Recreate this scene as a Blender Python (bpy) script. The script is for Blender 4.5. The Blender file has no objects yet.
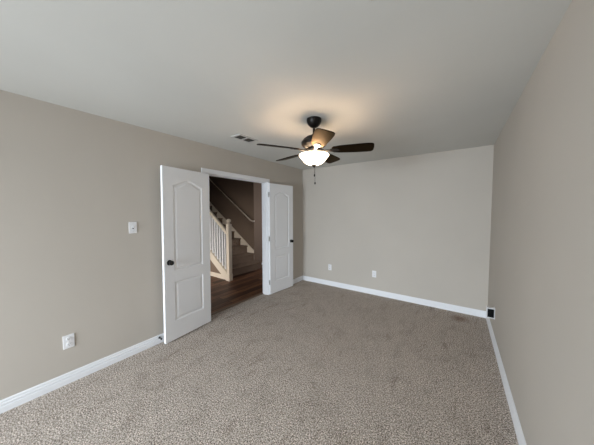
import bpy, bmesh, math, random
from mathutils import Vector, Matrix
random.seed(4)
PI = math.pi
S = bpy.context.scene
C = S.collection

# ------------------------------------------------------------------ camera
W, D, H = 3.1813, 4.1481, 2.44          # room: x 0..W, y REAR..D, z 0..H
REAR = -2.8
yaw, pitch, roll = 0.61933, -0.048206, -0.002468
fw = Vector((-math.sin(yaw)*math.cos(pitch), math.cos(yaw)*math.cos(pitch), math.sin(pitch)))
rt = Vector((math.cos(yaw), math.sin(yaw), 0)); up = rt.cross(fw)
c_, s_ = math.cos(roll), math.sin(roll)
rt, up = c_*rt + s_*up, -s_*rt + c_*up
cam = bpy.data.objects.new('camera', bpy.data.cameras.new('camera')); C.objects.link(cam)
cam.matrix_world = Matrix(((rt.x, up.x, -fw.x, 2.8018), (rt.y, up.y, -fw.y, 0.0), (rt.z, up.z, -fw.z, 1.52665), (0, 0, 0, 1)))
cam.data.sensor_width = 36; cam.data.lens = 225.665*36/594; cam.data.clip_start = 0.02
S.camera = cam

# ------------------------------------------------------------------ light and exposure
S.view_settings.view_transform = 'Standard'; S.view_settings.look = 'None'
S.view_settings.gamma = 1; S.view_settings.use_curve_mapping = False
S.view_settings.exposure = 0.18
wd = bpy.data.worlds.new('sky'); S.world = wd; wd.use_nodes = True
wn = wd.node_tree.nodes; wl = wd.node_tree.links
sky = wn.new('ShaderNodeTexSky'); sky.sky_type = 'NISHITA'; sky.sun_disc = False
sky.sun_elevation = math.radians(48); sky.sun_rotation = math.radians(20)
wl.new(sky.outputs[0], wn['Background'].inputs[0]); wn['Background'].inputs[1].default_value = 0.05

def area(name, loc, rot, sx, sy, power, col):
    l = bpy.data.lights.new(name, 'AREA'); l.shape = 'RECTANGLE'; l.size = sx; l.size_y = sy
    l.energy = power; l.color = col
    o = bpy.data.objects.new(name, l); C.objects.link(o); o.location = loc; o.rotation_euler = rot
    return o
# daylight through the rear window (the sky outside), pointing into the room
WX0, WX1, WZ0, WZ1 = 0.15, 2.15, 0.30, 1.80
area('daylight', ((WX0+WX1)/2, REAR-0.32, (WZ0+WZ1)/2+.05), (math.radians(75), 0, math.radians(-8)), WX1-WX0, WZ1-WZ0, 166, (0.80, 0.908, 1.0)).data.spread = math.radians(122)
# added fill outside an added window, near end of stair hall, brightening the newel
area('hall_fill', (-1.2, -0.80, 1.35), (math.radians(73), 0, math.radians(12)), 1.0, 1.1, 20, (1.0, 0.95, 0.88)).data.spread = math.radians(54)
# added fill behind an added far-end window, lightening the wall end by the stairs
area('hall_end_fill', (-0.04, 4.78, 1.4), (PI/2, 0, PI/2), 0.5, 1.2, 16, (0.95, 0.96, 1.0))

# ------------------------------------------------------------------ materials
def mat(name, col, rough=0.6, metal=0.0, spec=0.5):
    m = bpy.data.materials.new(name); m.use_nodes = True
    b = m.node_tree.nodes['Principled BSDF']
    b.inputs['Base Color'].default_value = (*col, 1); b.inputs['Roughness'].default_value = rough
    b.inputs['Metallic'].default_value = metal; b.inputs['Specular IOR Level'].default_value = spec
    return m
def N(m, t, **kw):
    n = m.node_tree.nodes.new(t)
    for k, v in kw.items():
        if k in n.inputs: n.inputs[k].default_value = v
        else: setattr(n, k, v)
    return n
def L(m, a, b): m.node_tree.links.new(a, b)
def bsdf(m): return m.node_tree.nodes['Principled BSDF']
def ramp(m, fac, stops):
    r = N(m, 'ShaderNodeValToRGB'); e = r.color_ramp.elements
    while len(e) < len(stops): e.new(0.5)
    for el, (p, c) in zip(e, stops): el.position = p; el.color = (*c, 1)
    L(m, fac, r.inputs['Fac']); return r.outputs['Color']
def coords(m, scale=(1, 1, 1)):
    t = N(m, 'ShaderNodeTexCoord'); mp = N(m, 'ShaderNodeMapping'); mp.inputs['Scale'].default_value = scale
    L(m, t.outputs['Object'], mp.inputs['Vector']); return mp.outputs['Vector']
def bump(m, h, strength, dist=0.002):
    b = N(m, 'ShaderNodeBump'); b.inputs['Strength'].default_value = strength; b.inputs['Distance'].default_value = dist
    L(m, h, b.inputs['Height']); L(m, b.outputs['Normal'], bsdf(m).inputs['Normal'])
def paint(name, col, rough=0.75, tex=0.12, scale=170):
    m = mat(name, col, rough, spec=0.25)
    v = coords(m); n = N(m, 'ShaderNodeTexNoise', Scale=scale, Detail=2.0); L(m, v, n.inputs['Vector'])
    bump(m, n.outputs['Fac'], tex, 0.001)
    n2 = N(m, 'ShaderNodeTexNoise', Scale=1.3, Detail=2.0); L(m, v, n2.inputs['Vector'])
    L(m, ramp(m, n2.outputs['Fac'], [(0.3, tuple(c*0.975 for c in col)), (0.7, tuple(c*1.02 for c in col))]), bsdf(m).inputs['Base Color'])
    return m
M_wall = paint('greige_wall_paint', (0.53, 0.481, 0.426))
M_ceil = paint('white_ceiling_paint', (0.63, 0.622, 0.59), tex=0.2, scale=120)
M_trim = paint('white_trim_paint', (0.86, 0.86, 0.88), 0.4, 0.02)
M_door = paint('white_door_paint', (0.88, 0.88, 0.90), 0.38, 0.03, 60)
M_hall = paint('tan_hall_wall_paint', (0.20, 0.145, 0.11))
M_stairtrim = paint('cream_stair_paint', (0.72, 0.64, 0.54), 0.45, 0.02)
M_plate = mat('white_plastic', (0.82, 0.81, 0.82), 0.35)
M_dark = mat('dark_slot', (0.03, 0.03, 0.03), 0.6)
M_bronze = mat('oil_rubbed_bronze', (0.010, 0.008, 0.007), 0.38, 0.3, 0.25)
M_black = mat('black_plastic', (0.004, 0.004, 0.0045), 0.6, spec=0.1)
M_knob = mat('matte_black_metal', (0.012, 0.012, 0.013), 0.38, 0.5)
M_hinge = mat('satin_nickel', (0.62, 0.61, 0.6), 0.35, 0.9)
M_rubber = mat('black_rubber', (0.015, 0.015, 0.015), 0.8)
M_vent = mat('white_enamel', (0.57, 0.56, 0.54), 0.5)
M_louver = mat('grey_louver', (0.27, 0.265, 0.255), 0.6)
M_ventdark = mat('duct_interior', (0.05, 0.048, 0.045), 0.8)

# carpet: taupe frieze with a multi-tone speckle and a faint stain
def carpet(name, tones, stain=None):
    m = mat(name, tones[1], 0.95, spec=0.1)
    v = coords(m)
    a = N(m, 'ShaderNodeTexNoise', Scale=112.0, Detail=4.0, Roughness=0.75, Distortion=0.3); L(m, v, a.inputs['Vector'])
    col = ramp(m, a.outputs['Fac'], [(0.38, tones[0]), (0.5, tones[1]), (0.61, tones[2])])
    # brushed pile: broad soft swaths
    sw = N(m, 'ShaderNodeTexNoise', Scale=4.5, Detail=5.0, Roughness=0.6, Distortion=0.8); L(m, v, sw.inputs['Vector'])
    mx = N(m, 'ShaderNodeMix', data_type='RGBA', blend_type='MULTIPLY'); mx.inputs[0].default_value = 1
    L(m, col, mx.inputs[6]); L(m, ramp(m, sw.outputs['Fac'], [(0.30, (0.86, 0.85, 0.84)), (0.46, (1.0, 1.0, 1.0)), (0.66, (1.06, 1.06, 1.06))]), mx.inputs[7])
    # darker tracks where the pile lies the other way, streaked along the room
    mp = N(m, 'ShaderNodeMapping'); mp.inputs['Scale'].default_value = (5.5, 1.6, 1); mp.inputs['Rotation'].default_value = (0, 0, .25); L(m, v, mp.inputs['Vector'])
    tr = N(m, 'ShaderNodeTexNoise', Scale=1.6, Detail=6.0, Roughness=0.7, Distortion=0.5); L(m, mp.outputs[0], tr.inputs['Vector'])
    mt = N(m, 'ShaderNodeMix', data_type='RGBA', blend_type='MULTIPLY'); mt.inputs[0].default_value = 1
    L(m, mx.outputs[2], mt.inputs[6]); L(m, ramp(m, tr.outputs['Fac'], [(0.34, (0.76, 0.73, 0.71)), (0.42, (1.0, 1.0, 1.0))]), mt.inputs[7])
    out = mt.outputs[2]
    if stain:
        d = N(m, 'ShaderNodeVectorMath', operation='DISTANCE'); d.inputs[1].default_value = stain
        L(m, v, d.inputs[0])
        wob = N(m, 'ShaderNodeMath', operation='MULTIPLY_ADD'); L(m, sw.outputs['Fac'], wob.inputs[0])
        wob.inputs[1].default_value = 0.12; L(m, d.outputs['Value'], wob.inputs[2])
        f = N(m, 'ShaderNodeMapRange'); f.inputs['From Min'].default_value = 0.09; f.inputs['From Max'].default_value = 0.19
        f.inputs['To Min'].default_value = 0.55; f.inputs['To Max'].default_value = 0.0; L(m, wob.outputs[0], f.inputs['Value'])
        m2 = N(m, 'ShaderNodeMix', data_type='RGBA'); L(m, f.outputs[0], m2.inputs[0]); L(m, out, m2.inputs[6])
        m2.inputs[7].default_value = (0.16, 0.075, 0.045, 1); out = m2.outputs[2]
    L(m, out, bsdf(m).inputs['Base Color'])
    b = N(m, 'ShaderNodeTexNoise', Scale=130.0, Detail=4.0, Roughness=0.7); L(m, v, b.inputs['Vector'])
    bump(m, b.outputs['Fac'], 0.6, 0.006)
    return m
M_carpet = carpet('taupe_carpet', [(0.065, 0.048, 0.04), (0.42, 0.355, 0.305), (0.94, 0.845, 0.765)], (2.87, 3.91, 0))
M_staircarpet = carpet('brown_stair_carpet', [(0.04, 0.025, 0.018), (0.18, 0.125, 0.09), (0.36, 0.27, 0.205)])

# hall wood floor: dark planks along y
def wood_floor():
    m = mat('dark_plank_floor', (0.1, 0.05, 0.03), 0.5, spec=0.3)
    t = N(m, 'ShaderNodeTexCoord'); mp = N(m, 'ShaderNodeMapping'); mp.inputs['Rotation'].default_value = (0, 0, PI/2)
    L(m, t.outputs['Object'], mp.inputs['Vector'])
    br = N(m, 'ShaderNodeTexBrick', Scale=1.0); br.offset = 0.37
    br.inputs['Brick Width'].default_value = 1.2; br.inputs['Row Height'].default_value = 0.125
    br.inputs['Mortar Size'].default_value = 0.006
    br.inputs['Color1'].default_value = (0.045, 0.018, 0.010, 1); br.inputs['Color2'].default_value = (0.24, 0.125, 0.075, 1)
    br.inputs['Mortar'].default_value = (0.01, 0.005, 0.004, 1)
    L(m, mp.outputs[0], br.inputs['Vector'])
    g = N(m, 'ShaderNodeTexNoise', Scale=14.0, Detail=5.0); mp2 = N(m, 'ShaderNodeMapping'); mp2.inputs['Scale'].default_value = (3, 0.25, 1)
    L(m, t.outputs['Object'], mp2.inputs['Vector']); L(m, mp2.outputs[0], g.inputs['Vector'])
    mx = N(m, 'ShaderNodeMix', data_type='RGBA', blend_type='MULTIPLY'); mx.inputs[0].default_value = 1
    L(m, br.outputs['Color'], mx.inputs[6]); L(m, ramp(m, g.outputs['Fac'], [(0.3, (0.55, 0.5, 0.45)), (0.7, (1.25, 1.2, 1.15))]), mx.inputs[7])
    L(m, mx.outputs[2], bsdf(m).inputs['Base Color'])
    return m
M_wood = wood_floor()
M_strip = mat('walnut_transition_strip', (0.17, 0.115, 0.08), 0.45)

# blade: espresso veneer
def blade_mat():
    m = mat('espresso_blade_veneer', (0.02, 0.011, 0.007), 0.45, spec=0.25)
    bsdf(m).inputs['Metallic'].default_value = 1.0; bsdf(m).inputs['Specular Tint'].default_value = (0.78, 0.69, 0.59, 1)
    v = coords(m, (3, 40, 40)); g = N(m, 'ShaderNodeTexNoise', Scale=4.0, Detail=4.0); L(m, v, g.inputs['Vector'])
    L(m, ramp(m, g.outputs['Fac'], [(0.35, (0.010, 0.006, 0.0035)), (0.65, (0.020, 0.011, 0.0065))]), bsdf(m).inputs['Base Color'])
    return m
M_blade = blade_mat()
M_bowl = mat('lit_frosted_glass', (0.9, 0.85, 0.75), 0.4)
bsdf(M_bowl).inputs['Emission Color'].default_value = (1.0, 0.80, 0.56, 1)
bsdf(M_bowl).inputs['Emission Strength'].default_value = 5.0
M_glass = bpy.data.materials.new('window_glass'); M_glass.use_nodes = True
_n = M_glass.node_tree.nodes; _n.remove(_n['Principled BSDF'])
_t = _n.new('ShaderNodeBsdfTransparent'); _g = _n.new('ShaderNodeBsdfGlossy'); _g.inputs['Roughness'].default_value = 0.02
_m = _n.new('ShaderNodeMixShader'); _m.inputs[0].default_value = 0.06
for a, b in ((_t.outputs[0], _m.inputs[1]), (_g.outputs[0], _m.inputs[2]), (_m.outputs[0], _n['Material Output'].inputs[0])): M_glass.node_tree.links.new(a, b)

# ------------------------------------------------------------------ mesh helpers
def box(bm, x0, x1, y0, y1, z0, z1, bev=0.0, seg=2):
    r = bmesh.ops.create_cube(bm, size=1.0)
    vs = r['verts']
    for v in vs:
        v.co = Vector((x0 + (v.co.x+0.5)*(x1-x0), y0 + (v.co.y+0.5)*(y1-y0), z0 + (v.co.z+0.5)*(z1-z0)))
    if bev:
        es = list({e for v in vs for e in v.link_edges})
        bmesh.ops.bevel(bm, geom=es, offset=bev, segments=seg, profile=0.5, affect='EDGES')
def lathe(bm, prof, seg=32, mtx=None):
    rings = []
    for r, z in prof:
        if r < 1e-6: rings.append([bm.verts.new((0, 0, z))])
        else: rings.append([bm.verts.new((r*math.cos(2*PI*k/seg), r*math.sin(2*PI*k/seg), z)) for k in range(seg)])
    new = [v for ring in rings for v in ring]
    for a, b in zip(rings, rings[1:]):
        for k in range(seg):
            j = (k+1) % seg
            q = [a[k % len(a)], a[j % len(a)], b[j % len(b)], b[k % len(b)]]
            q = list(dict.fromkeys(q))
            if len(q) > 2: bm.faces.new(q)
    if mtx: bmesh.ops.transform(bm, matrix=mtx, verts=new)
def tube(bm, pts, r, seg=10, cap=True):
    pts = [Vector(p) for p in pts]; rings = []
    for i, p in enumerate(pts):
        t = (pts[min(i+1, len(pts)-1)] - pts[max(i-1, 0)]).normalized()
        ref = Vector((0, 0, 1)) if abs(t.z) < 0.9 else Vector((1, 0, 0))
        a = t.cross(ref).normalized(); b = a.cross(t)
        rings.append([bm.verts.new(p + r*(math.cos(2*PI*k/seg)*a + math.sin(2*PI*k/seg)*b)) for k in range(seg)])
    for a, b in zip(rings, rings[1:]):
        for k in range(seg): bm.faces.new([a[k], a[(k+1) % seg], b[(k+1) % seg], b[k]])
    if cap: bm.faces.new(rings[0]); bm.faces.new(rings[-1][::-1])
def prism(bm, poly, axis, a, b):
    # poly: 2-D outline in the two remaining axes, extruded along axis from a to b
    def P(q, t):
        return {'x': (t, q[0], q[1]), 'y': (q[0], t, q[1]), 'z': (q[0], q[1], t)}[axis]
    A = [bm.verts.new(P(q, a)) for q in poly]; B = [bm.verts.new(P(q, b)) for q in poly]
    n = len(poly)
    for i in range(n): bm.faces.new([A[i], A[(i+1) % n], B[(i+1) % n], B[i]])
    bm.faces.new(A[::-1]); bm.faces.new(B)
def obj(name, bm, m, parent=None, smooth=False, org=None):
    bmesh.ops.recalc_face_normals(bm, faces=bm.faces)
    if org is not None: bmesh.ops.translate(bm, vec=-Vector(org), verts=bm.verts)
    me = bpy.data.meshes.new(name); bm.to_mesh(me); bm.free()
    ms = m if isinstance(m, (list, tuple)) else [m]
    for k in ms: me.materials.append(k)
    if smooth:
        me.polygons.foreach_set('use_smooth', [True]*len(me.polygons))
        me.set_sharp_from_angle(angle=math.radians(38))
    o = bpy.data.objects.new(name, me); C.objects.link(o)
    if org is not None: o.location = org
    if parent: o.parent = parent
    return o
def thing(name, label, cat, loc=(0, 0, 0), rz=0, group=None):
    o = bpy.data.objects.new(name, None); C.objects.link(o); o.empty_display_size = 0.1
    o.location = loc; o.rotation_euler = (0, 0, rz); tag(o, label, cat, group); return o
def tag(o, label, cat, group=None, kind=None):
    o['label'] = label; o['category'] = cat
    if group: o['group'] = group
    if kind: o['kind'] = kind
    return o
def struct(name, bm, m, label, cat, parent=None):
    return tag(obj(name, bm, m, parent), label, cat, kind='structure')
def BM(*boxes, bev=0.0):
    bm = bmesh.new()
    for b in boxes: box(bm, *b, bev=bev)
    return bm

# ------------------------------------------------------------------ room shell
T = 0.12
OY0, OY1, OZ = 1.79, 3.0, 2.045          # double-door opening in the left wall
struct('floor', BM((-0.115, W, REAR, D, -0.06, 0.0)), M_carpet, 'taupe speckled carpet floor of the empty room', 'floor')
struct('ceiling', BM((-T, W+T, REAR-T, D+T, H, H+0.1)), M_ceil, 'flat white painted ceiling with the fan', 'ceiling')
struct('wall_left', BM((-T, 0, REAR, OY0-0.02, 0, H), (-T, 0, OY1+0.02, D, 0, H), (-T, 0, OY0-0.02, OY1+0.02, OZ+0.02, H)), M_wall, 'greige left wall around the double doorway', 'wall')
struct('wall_back', BM((-T, W+T, D, D+T, 0, H)), M_wall, 'plain greige wall at the far end of the room', 'wall')
struct('wall_right', BM((W, W+T, REAR, D, 0, H)), M_wall, 'plain greige wall running along the right side', 'wall')
struct('wall_rear', BM((-T, WX0, REAR-T, REAR, 0, H), (WX1, W+T, REAR-T, REAR, 0, H), (WX0, WX1, REAR-T, REAR, 0, WZ0), (WX0, WX1, REAR-T, REAR, WZ1, H)), M_wall, 'greige wall with the window behind the viewer', 'wall')
w = struct('window_1', BM((WX0, WX0+.05, REAR-.1, REAR-.04, WZ0, WZ1), (WX1-.05, WX1, REAR-.1, REAR-.04, WZ0, WZ1), (WX0+.05, WX1-.05, REAR-.1, REAR-.04, WZ0, WZ0+.05), (WX0+.05, WX1-.05, REAR-.1, REAR-.04, WZ1-.05, WZ1), (1.13, 1.17, REAR-.1, REAR-.04, WZ0+.05, WZ1-.05)), M_trim, 'white framed window in the rear wall', 'window')
obj('window_pane', BM((WX0+.05, 1.13, REAR-.075, REAR-.07, WZ0+.05, WZ1-.05), (1.17, WX1-.05, REAR-.075, REAR-.07, WZ0+.05, WZ1-.05)), M_glass, w)

# baseboards: stepped profile (distance from wall, height)
BP = [(0, 0), (.017, 0), (.017, .044), (.015, .048), (.009, .0495), (.009, .0525), (.0145, .0545), (.0145, .068), (.012, .072), (.0065, .0735), (.0065, .0765), (.0105, .0785), (.0095, .089), (.004, .096), (0, .096)]
def base_y(name, xw, sgn, y0, y1, label):       # runs along y
    bm = bmesh.new(); prism(bm, [(xw + sgn*d, z) for d, z in BP], 'y', y0, y1)
    return struct(name, bm, M_trim, label, 'baseboard')
def base_x(name, yw, sgn, x0, x1, label, m=None):
    bm = bmesh.new(); prism(bm, [(yw + sgn*d, z) for d, z in BP], 'x', x0, x1)
    return struct(name, bm, m or M_trim, label, 'baseboard')
base_y('baseboard_left', 0, 1, REAR+.016, OY0-.062, 'white baseboard along the left wall before the doorway')
base_y('baseboard_left', 0, 1, OY1+.062, D-.016, 'short white baseboard between doorway and far corner')
base_x('baseboard_back', D, -1, 0, W, 'white baseboard along the far wall')
base_y('baseboard_right', W, -1, REAR+.016, D-.016, 'white baseboard along the right wall')
base_x('baseboard_rear', REAR, 1, 0, W, 'white baseboard under the rear window')

# doorway: jamb lining with stop, and flat casing with rounded edge, room side and hall side
bm = BM((-T-.005, .005, OY0-.02, OY0, 0, OZ+.02), (-T-.005, .005, OY1, OY1+.02, 0, OZ+.02), (-T-.005, .005, OY0, OY1, OZ, OZ+.02),
        (-.075, -.035, OY0, OY0+.011, 0, OZ), (-.075, -.035, OY1-.011, OY1, 0, OZ), (-.075, -.035, OY0, OY1, OZ-.011, OZ))
struct('trim_1', bm, M_trim, 'white jamb lining the double doorway', 'door frame')
for nm, xa, xb, lab in (('trim_2', 0.0, .017, 'white casing around the doorway on the room side'), ('trim_3', -T-.017, -T, 'white casing around the doorway on the hall side')):
    bm = bmesh.new(); w_ = .06
    box(bm, xa, xb, OY0-.008-w_+.008, OY0-.008, 0, OZ+.008+w_, .004)
    box(bm, xa, xb, OY1+.008, OY1+.008+w_-.008, 0, OZ+.008+w_, .004)
    box(bm, xa, xb, OY0-.008, OY1+.008, OZ+.008, OZ+.008+w_, .004)
    struct(nm, bm, M_trim, lab, 'door casing')
bm = bmesh.new(); prism(bm, [(-.175, 0), (-.172, .006), (-.15, .010), (-.125, .010), (-.112, .004), (-.112, 0)], 'y', OY0, OY1)
struct('trim_4', bm, M_strip, 'dark wood transition strip between carpet and planks', 'threshold')

# ------------------------------------------------------------------ doors: two-panel moulded leaves with an arched top panel
DW, DH, DT = 0.632, 2.022, 0.035
def outline(x0, x1, z0, z1, rise, ins, n=18):
    x0 += ins; x1 -= ins; z0 += ins; z1 -= ins
    pts = [(x0, z0), (x1, z0)]
    if rise == 0: pts += [(x1, z1), (x0, z1)]
    else:
        for k in range(n+1):
            t = k/n; pts.append((x1 + (x0-x1)*t, z1 + rise*math.sin(PI*t)**1.7))
    return pts
PANELS = [(.118, .512, .235-.015, .705-.015, 0), (.118, .512, .83-.015, 1.838-.015, .065)]
def door_face(bm, y, sg):
    def loop(pts, dy): return [bm.verts.new((x, y - sg*dy, z)) for x, z in pts]
    def ring(vs): return [bm.edges.new((vs[i], vs[(i+1) % len(vs)])) for i in range(len(vs))]
    outer = loop([(0, 0), (DW, 0), (DW, DH), (0, DH)], 0); es = ring(outer)
    for x0, x1, z0, z1, rise in PANELS:
        rs = [loop(outline(x0, x1, z0, z1, rise, i), dy) for i, dy in ((0, 0), (.006, .0035), (.014, .009), (.024, .009), (.036, .0035), (.045, .002))]
        es += ring(rs[0]); n = len(rs[0])
        for a, b in zip(rs, rs[1:]):
            for i in range(n): bm.faces.new([a[i], a[(i+1) % n], b[(i+1) % n], b[i]])
        bm.faces.new(rs[-1])
    bmesh.ops.triangle_fill(bm, edges=es, use_beauty=True, normal=(0, sg, 0))
    return outer
def make_door(name, label, org, ang, knob_sides, lean=0.0):
    bm = bmesh.new()
    a = door_face(bm, DT/2, 1); b = door_face(bm, -DT/2, -1)
    for i in range(4): bm.faces.new([a[i], a[(i+1) % 4], b[(i+1) % 4], b[i]])
    o = obj(name, bm, M_door); o.location = org; o.rotation_euler = (0, lean, ang)
    tag(o, label, 'door', kind='structure')
    for sg in knob_sides:                         # egg knob on a round rosette, one each side of the leaf
        bm = bmesh.new()
        mt = Matrix.Translation((DW-.06, sg*DT/2, .925)) @ Matrix.Rotation(-sg*PI/2, 4, 'X')
        lathe(bm, [(0, .0), (.031, .0), (.031, .004), (.026, .009), (.012, .011), (.010, .022), (.014, .027), (.023, .032), (.0275, .041), (.026, .049), (.018, .056), (0, .059)], 24, mt)
        obj('door_knob', bm, M_knob, o, True)
    return o
a1 = math.atan2(-.621, .073)
n1 = Vector((.621, .073, 0))/.6253
d1 = make_door('door_1', 'open white panelled door leaf on the left of the doorway', Vector((.055, 1.797, .015)) - n1*DT/2, a1, (1, -1), math.radians(-.5))
a2 = math.atan2(.6135, .047)
n2 = Vector((.613, -.044, 0))/.6146
d2 = make_door('door_2', 'open white panelled door leaf on the right, near the far corner', Vector((.052, 3.018, .015)) - n2*DT/2, a2, (1, -1))
for d, sg in ((d1, -1), (d2, 1)):
    for z in (.22, 1.02, 1.82):
        bm = bmesh.new(); lathe(bm, [(0, z-.046), (.004, z-.046), (.006, z-.043), (.006, z+.043), (.004, z+.046), (0, z+.046)], 12, Matrix.Translation((-.004, sg*(DT/2 + .004), 0)))
        box(bm, -.0025, 0, -DT/2+.003, DT/2-.001, z-.043, z+.043)
        obj('hinge', bm, M_hinge, d, True)

# door stops on the baseboards
def door_stop(y, label, length):
    t = thing('door_stop', label, 'door stop', (.012, y, .068), 0, 'door stops on the left baseboard')
    bm = bmesh.new(); m = Matrix.Rotation(PI/2, 4, 'Y')
    lathe(bm, [(0, 0), (.012, 0), (.012, .004), (.006, .008)] + [(.0045 + .0012*math.cos(k*PI), .010 + k*.003) for k in range(int((length-.022)/.003))] + [(0, length-.012)], 14, m)
    obj('stop_spring', bm, M_knob, t, True)
    bm = bmesh.new(); lathe(bm, [(0, length-.014), (.009, length-.014), (.010, length-.004), (.007, length), (0, length)], 14, m)
    obj('rubber_tip', bm, M_rubber, t, True)
door_stop(1.152, 'small door stop with black tip on baseboard behind left door', .058)
door_stop(3.655, 'small door stop with black tip on baseboard behind right door', .04)

# ------------------------------------------------------------------ electrical plates
def plate(name, label, cat, loc, rz, kind, group=None):
    # built facing +x in its own frame: width along y, height along z
    t = thing(name, label, cat, loc, rz, group)
    bm = bmesh.new(); box(bm, 0, .006, -.037, .037, -.061, .061, .003)
    obj('cover_plate', bm, M_plate, t)
    if kind == 'switch':
        bm = bmesh.new(); box(bm, .006, .0075, -.006, .006, -.013, .013); obj('toggle_slot', bm, M_dark, t)
        bm = bmesh.new(); box(bm, .0, .018, -.004, .004, -.008, .008, .0015)
        bmesh.ops.transform(bm, matrix=Matrix.Translation((.004, 0, .003)) @ Matrix.Rotation(-.45, 4, 'Y'), verts=bm.verts)
        obj('toggle', bm, M_plate, t)
        sc = (-.042, .042)
    else:
        for z in (-.024, .024):
            bm = bmesh.new(); lathe(bm, [(0, 0), (.0165, 0), (.0165, .0095), (.0155, .0105), (0, .0105)], 20, Matrix.Translation((0, 0, z)) @ Matrix.Rotation(PI/2, 4, 'Y'))
            r = obj('receptacle', bm, M_plate, t)
            bm = bmesh.new()
            box(bm, .0104, .0112, -.0075, -.0050, z-.001, z+.008); box(bm, .0104, .0112, .0050, .0075, z-.001, z+.008); box(bm, .0104, .0112, -.0025, .0025, z-.010, z-.005)
            obj('slot', bm, M_dark, r)
        sc = (0,)
    for z in sc:
        bm = bmesh.new(); lathe(bm, [(0, .0055), (.0028, .0055), (.0028, .0072), (0, .0078)], 10, Matrix.Translation((0, 0, z)) @ Matrix.Rotation(PI/2, 4, 'Y'))
        obj('screw', bm, M_hinge, t, True)
    return t
plate('light_switch', 'white toggle light switch on the left wall before the open door', 'light switch', (0, .933, 1.362), 0, 'switch')
plate('wall_outlet', 'white wall outlet low on the left wall, below the light switch', 'outlet', (0, .413, .375), 0, 'outlet', 'white wall outlets')
plate('wall_outlet', 'white wall outlet on the far wall, nearer the doors', 'outlet', (.678, D, .378), -PI/2, 'outlet', 'white wall outlets')
plate('wall_outlet', 'white wall outlet near the middle of the far wall', 'outlet', (1.581, D, .381), -PI/2, 'outlet', 'white wall outlets')

# plug-in box on the right wall near the far corner: pale shell with a black face
t = thing('plug_in_box', 'small black-faced box with white rim on right wall near far corner', 'plug-in box', (W, 3.45, .336))
bm = bmesh.new(); box(bm, -.006, 0, -.045, .037, -.064, .064, .003); obj('cover_plate', bm, M_plate, t)
bm = bmesh.new(); box(bm, -.074, -.006, -.028, .03, -.064, .056, .004); obj('shell', bm, M_plate, t)
bm = bmesh.new(); box(bm, -.067, -.008, -.033, -.028, -.052, .047, .0015); obj('face_panel', bm, M_black, t)['label'] = 'black face panel'

# ------------------------------------------------------------------ ceiling register
t = thing('ceiling_vent', 'white two-bank ceiling register beside the fan', 'vent', (.615, 1.952, H))
bm = bmesh.new()
for b in ((-.085, -.058, -.15, .15), (.058, .085, -.15, .15), (-.058, .058, -.15, -.122), (-.058, .058, .122, .15), (-.058, .058, -.012, .012)): box(bm, b[0], b[1], b[2], b[3], -.008, 0)
obj('vent_frame', bm, M_vent, t)
bm = BM((-.058, .058, -.122, -.012, -.0015, 0), (-.058, .058, .012, .122, -.0015, 0)); obj('duct_opening', bm, M_ventdark, t)
for y0 in (-.122, .012):
    bm = bmesh.new()
    for k in range(8):
        c = -.05 + k*.0143
        prism(bm, [(c-.005, -.0015), (c+.003, -.0085), (c+.0045, -.0085), (c-.0035, -.0015)], 'y', y0, y0+.11)
    obj('louver_bank', bm, M_louver, t)

# ------------------------------------------------------------------ ceiling fan
FX, FY = 1.618, 1.955
fan = thing('ceiling_fan', 'dark five-blade ceiling fan with lit white glass bowl', 'ceiling fan', (FX, FY, H))
def fz(z): return z - H - .014
bm = bmesh.new(); lathe(bm, [(0, 0), (.073, 0), (.074, -.012), (.070, -.032), (.058, -.056), (.038, -.075), (.022, -.084), (.0, -.086)], 32); obj('canopy', bm, M_bronze, fan, True)
bm = bmesh.new(); lathe(bm, [(0, fz(2.36)), (.0125, fz(2.36)), (.0125, fz(2.31)), (.024, fz(2.305)), (.026, fz(2.285)), (.0, fz(2.285))], 20); obj('downrod', bm, M_bronze, fan, True)
bm = bmesh.new(); lathe(bm, [(0, fz(2.292)), (.035, fz(2.290)), (.075, fz(2.280)), (.105, fz(2.258)), (.126, fz(2.228)), (.124, fz(2.200)), (.104, fz(2.182)), (.085, fz(2.172)), (.0, fz(2.172))], 40); obj('motor_housing', bm, M_bronze, fan, True)
bm = bmesh.new(); lathe(bm, [(0, fz(2.172)), (.062, fz(2.172)), (.066, fz(2.158)), (.060, fz(2.140)), (.048, fz(2.130)), (.034, fz(2.126)), (.0, fz(2.126))], 32); obj('switch_housing', bm, M_bronze, fan, True)
# glass bowl: bell-shaped with flared rim, open at the top
prof = [(.146, 2.106), (.149, 2.102), (.148, 2.095), (.138, 2.083), (.124, 2.066), (.111, 2.049), (.098, 2.033), (.080, 2.019), (.054, 2.008), (.022, 2.004), (.0, 2.003)]
bm = bmesh.new(); lathe(bm, [(r, fz(z)) for r, z in prof] , 48)
inner = [(max(r-.004, 0), z+.004) for r, z in prof[2:]]
lathe(bm, [(.146, fz(2.106))] + [(r, fz(z)) for r, z in inner], 48)
bmesh.ops.remove_doubles(bm, verts=bm.verts, dist=.0002)
bowl = obj('light_bowl', bm, M_bowl, fan, True)
bm = bmesh.new(); lathe(bm, [(0, fz(2.008)), (.024, fz(2.008)), (.026, fz(2.001)), (.016, fz(1.994)), (.010, fz(1.987)), (.011, fz(1.982)), (.0, fz(1.977))], 20); obj('finial', bm, M_bronze, fan, True)
bm = bmesh.new(); tube(bm, [(0, 0, fz(2.13)), (0, 0, fz(1.99))], .005); obj('center_rod', bm, M_bronze, fan, True)
for k in range(3):
    a = math.radians(30 + 120*k)
    bm = bmesh.new(); lathe(bm, [(0, .0), (.012, .0), (.012, .022), (.016, .03), (.022, .042), (.021, .055), (.012, .064), (0, .066)], 16, Matrix.Translation((.033*math.cos(a), .033*math.sin(a), fz(2.128))) @ Matrix.Rotation(a, 4, 'Z') @ Matrix.Rotation(math.radians(118), 4, 'Y'))
    mb = M_bowl; obj('bulb', bm, mb, fan, True)
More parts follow.
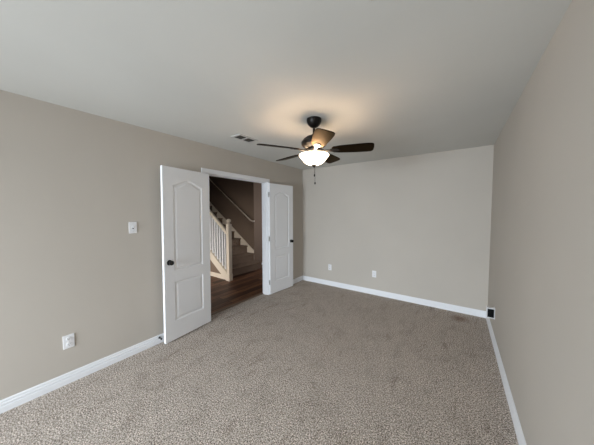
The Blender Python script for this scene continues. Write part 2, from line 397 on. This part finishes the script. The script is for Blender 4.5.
# pull chains with fobs
for (dx, dy, zb, zl) in ((.012, -.012, 1.988, 1.912), (.004, .014, 1.988, 1.838)):
    bm = bmesh.new(); n = int((zb - zl)/.006)
    for k in range(n): lathe(bm, [(0, -.0024), (.0017, -.0014), (.0022, 0), (.0017, .0014), (0, .0024)], 6, Matrix.Translation((dx, dy, fz(zb - k*.006))))
    tube(bm, [(dx, dy, fz(zb)), (dx, dy, fz(zl))], .0009, 6)
    ch = obj('pull_chain', bm, M_bronze, fan)
    bm = bmesh.new(); lathe(bm, [(0, .003), (.003, .001), (.0065, -.010), (.0068, -.016), (.004, -.023), (0, -.025)], 12, Matrix.Translation((dx, dy, fz(zl))))
    obj('fob', bm, M_bronze, ch, True)
# blades
def blade_bm():
    out = []
    prof = [(.178, .040), (.193, .055), (.25, .065), (.34, .072), (.44, .077), (.515, .078), (.545, .075), (.560, .066), (.567, .048)]
    pts = [(x, -y) for x, y in prof] + [(.570, 0)] + [(x, y) for x, y in prof[::-1]]
    bm = bmesh.new(); prism(bm, pts, 'z', -.0035, .0035)
    bmesh.ops.bevel(bm, geom=[e for e in bm.edges if abs(e.verts[0].co.z - e.verts[1].co.z) < 1e-6], offset=.0012, segments=1, affect='EDGES')
    return bm
def iron_bm():
    bm = bmesh.new()
    pts = [(.07, -.014), (.11, -.013), (.15, -.016), (.18, -.030), (.215, -.034), (.24, -.022), (.255, 0), (.24, .022), (.215, .034), (.18, .030), (.15, .016), (.11, .013), (.07, .014)]
    prism(bm, pts, 'z', -.0085, -.0036)
    for x, y in ((.2, -.019), (.2, .019), (.238, 0)):
        lathe(bm, [(0, -.0115), (.0045, -.0105), (.0055, -.0085), (0, -.0085)], 10, Matrix.Translation((x, y, 0)))
    tube(bm, [(.066, 0, .012), (.085, 0, .002), (.11, 0, -.006), (.16, 0, -.006)], .008, 10)
    return bm
first = None
for k in range(5):
    ang = math.radians(22.5 + 72*k)
    mt = Matrix.Rotation(ang, 4, 'Z') @ Matrix.Translation((0, 0, fz(2.146))) @ Matrix.Rotation(math.radians(-13), 4, 'X')
    if first is None:
        b = obj('blade', blade_bm(), M_blade, fan); ir = obj('blade_iron', iron_bm(), M_bronze, fan, True); first = (b, ir)
    else:
        b = first[0].copy(); ir = first[1].copy(); C.objects.link(b); C.objects.link(ir); b.parent = fan; ir.parent = fan
    b.matrix_local = mt; ir.matrix_local = mt
# the bulbs' light
for k in range(3):
    a = math.radians(30 + 120*k)
    l = bpy.data.lights.new('bulb_light', 'POINT'); l.energy = 2.8; l.color = (1.0, 0.73, 0.52); l.shadow_soft_size = .04
    o = bpy.data.objects.new('bulb_light', l); C.objects.link(o); o.location = (FX + .05*math.cos(a), FY + .05*math.sin(a), 2.062)

# ------------------------------------------------------------------ stair hall beyond the doors
HX, HY0, HY1, HH = -4.6, -0.6, 5.3, 4.6
SY0, SY1, SX = 3.17, 4.37, -1.495       # balustrade plane, stair wall plane, first riser
struct('floor_hall', BM((HX, -.115, HY0, HY1, -.06, 0)), M_wood, 'dark wood plank floor of the stair hall', 'floor')
struct('ceiling_hall', BM((HX, -T, HY0, HY1, HH, HH+.1)), M_ceil, 'high ceiling of the stair hall', 'ceiling')
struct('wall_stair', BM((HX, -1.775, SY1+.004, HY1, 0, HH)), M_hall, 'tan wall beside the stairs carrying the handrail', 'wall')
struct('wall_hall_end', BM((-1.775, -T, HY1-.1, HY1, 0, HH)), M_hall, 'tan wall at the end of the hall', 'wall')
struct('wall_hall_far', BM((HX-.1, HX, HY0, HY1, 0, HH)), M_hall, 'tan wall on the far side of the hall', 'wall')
struct('added_window_2', BM((-1.7, -1.65, HY0-.08, HY0-.03, .9, 2.1), (-.75, -.7, HY0-.08, HY0-.03, .9, 2.1), (-1.65, -.75, HY0-.08, HY0-.03, .9, .95), (-1.65, -.75, HY0-.08, HY0-.03, 2.05, 2.1)), M_trim, 'added white framed window for fill light at the near end of the hall', 'window')  # unseen window added for the lamp that brightens the newel and balusters
obj('window_pane', BM((-1.65, -.75, HY0-.06, HY0-.055, .95, 2.05)), M_glass, bpy.data.objects['added_window_2'])
w3 = struct('added_window_3', BM((-T-.015, -T+.03, 4.5, 4.54, .75, 2.05), (-T-.015, -T+.03, 5.02, 5.06, .75, 2.05), (-T-.015, -T+.03, 4.54, 5.02, .75, .79), (-T-.015, -T+.03, 4.54, 5.02, 2.01, 2.05)), M_trim, 'added narrow white framed window for fill light at the far end of the hall', 'window')  # unseen window added for the lamp that lightens the stair wall's end face
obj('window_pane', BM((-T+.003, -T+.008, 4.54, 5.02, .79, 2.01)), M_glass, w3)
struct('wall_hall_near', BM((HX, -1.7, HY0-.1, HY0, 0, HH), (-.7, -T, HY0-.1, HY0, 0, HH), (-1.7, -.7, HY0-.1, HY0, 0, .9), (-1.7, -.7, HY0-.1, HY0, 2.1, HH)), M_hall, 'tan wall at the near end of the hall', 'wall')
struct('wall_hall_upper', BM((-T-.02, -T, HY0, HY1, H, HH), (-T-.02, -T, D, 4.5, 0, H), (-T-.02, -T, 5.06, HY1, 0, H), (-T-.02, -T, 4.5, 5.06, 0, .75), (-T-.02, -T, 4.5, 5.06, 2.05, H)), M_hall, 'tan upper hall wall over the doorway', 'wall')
bm = bmesh.new(); prism(bm, [(-1.775 + d, z) for d, z in BP], 'y', SY1, HY1-.1); struct('baseboard_hall', bm, M_trim, 'white baseboard on the wall end right of the stairs', 'baseboard')

# stairs
RISE, RUN, NS = .19, .275, 11
st = thing('staircase', 'carpeted brown staircase climbing left beyond the open doorway', 'staircase', (SX, (SY0+SY1)/2, 0))
def loc_(bm, o): bmesh.ops.translate(bm, vec=-Vector(o), verts=bm.verts); return bm
SO = (SX, (SY0+SY1)/2, 0)
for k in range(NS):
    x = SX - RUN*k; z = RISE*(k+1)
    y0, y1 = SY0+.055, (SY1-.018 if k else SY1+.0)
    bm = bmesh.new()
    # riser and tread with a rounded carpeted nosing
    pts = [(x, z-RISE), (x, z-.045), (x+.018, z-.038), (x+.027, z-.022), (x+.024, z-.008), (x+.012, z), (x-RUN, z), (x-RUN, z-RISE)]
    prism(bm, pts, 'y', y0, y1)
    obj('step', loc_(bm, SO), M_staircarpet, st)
def zs(x): return (SX - x)*RISE/RUN      # line through the riser feet
bm = bmesh.new()
xe = SX - RUN*NS
prism(bm, [(-1.78, 0.19), (-1.78, .455), (xe, zs(xe)+.265), (xe, zs(xe))], 'y', SY1-.018, SY1)
obj('skirt_board', loc_(bm, SO), M_stairtrim, st)['label'] = 'cream skirt board along the stair wall'

# knee wall under the stringer
bm = bmesh.new()
prism(bm, [(-1.40, 0), (xe, 0), (xe, zs(xe)+.12), (-1.55, .13), (-1.40, .05)], 'y', SY0-.01, SY0+.05)
kw = struct('wall_under_stairs', bm, M_hall, 'tan triangular wall panel below the stair stringer', 'wall')
base_x('baseboard_stair', SY0-.01, -1, xe, -1.345, 'baseboard of the triangular panel under the stairs', M_stairtrim)

# balustrade: newel, handrail, sloped stringer cap, balusters
NX, NY = -1.292, 3.158
ba = thing('stair_balustrade', 'cream stair balustrade with ball-topped newel post and white balusters', 'balustrade', (NX, NY, 0))
NO = (NX, NY, 0)
bm = bmesh.new()
box(bm, -.050, .050, -.050, .050, 0, .15, .004); box(bm, -.044, .044, -.044, .044, .15, 1.235, .005)
box(bm, -.049, .049, -.049, .049, 1.235, 1.258, .006)
np_ = obj('newel_post', bm, M_stairtrim, ba)
bm = bmesh.new(); lathe(bm, [(0, 1.258), (.040, 1.258), (.036, 1.268), (.024, 1.276), (.022, 1.286), (.032, 1.294), (.044, 1.308), (.050, 1.326), (.048, 1.345), (.037, 1.361), (.018, 1.371), (0, 1.374)], 24)
obj('ball_cap', bm, M_stairtrim, np_, True)
sl = RISE/RUN
SR = .735                                 # pitch of the top rail
def rail(bm, x0, x1, z0, zt, zb, y0, y1, sl):
    # sloped bar from x0 down the slope to x1; z0 = mid height at x0
    prism(bm, [(x0, z0+zb), (x0, z0+zt), (x1, z0+zt+(x0-x1)*sl), (x1, z0+zb+(x0-x1)*sl)], 'y', y0, y1)
x0, x1 = NX-.047, xe
bm = bmesh.new(); rail(bm, x0, x1, 1.045, .035, -.03, NY-.03, NY+.03, SR); rail(bm, x0, x1, 1.045, .048, .034, NY-.022, NY+.022, SR)
obj('handrail', loc_(bm, NO), M_stairtrim, ba)
bm = bmesh.new(); rail(bm, x0, x1, .15, .015, -.165, NY-.045, NY+.012, sl); rail(bm, x0, x1, .15, .04, .015, NY-.052, NY+.045, sl)
obj('stringer', loc_(bm, NO), M_stairtrim, ba)
k = 0; x = NX - .13
while x > xe + .05:
    zb = .15 + .038 + (x0-x)*sl; zt = 1.045 - .025 + (x0-x)*SR
    bm = bmesh.new(); w_ = .016
    box(bm, x-w_, x+w_, NY-w_, NY+w_, zb-.012, zt+.012)
    obj('baluster', loc_(bm, NO), M_trim, ba); x -= .0917
# wall handrail
hr = thing('wall_handrail', 'slim cream handrail fixed to the stair wall', 'handrail', (-1.75, SY1, 1.25))
HO = (-1.75, SY1, 1.25)
pts = [(-1.75, SY1-.004, 1.268), (-1.752, SY1-.045, 1.268), (-1.775, SY1-.062, 1.272), (-1.84, SY1-.065, 1.295)]
pts += [(-1.925 - d, SY1-.065, 1.352 + d*.687) for d in (0, .4, .9, 1.5, 2.0, 2.4)]
bm = bmesh.new(); tube(bm, pts, .019, 12); obj('rail', loc_(bm, HO), M_stairtrim, hr, True)
for d in (.15, 1.2, 2.2):
    bm = bmesh.new(); X = -1.925-d; Z = 1.352+d*.687
    tube(bm, [(X, SY1-.065, Z-.016), (X, SY1-.062, Z-.05), (X, SY1-.03, Z-.07), (X, SY1-.002, Z-.07)], .007, 8)
    obj('bracket', loc_(bm, HO), M_bronze, hr, True)
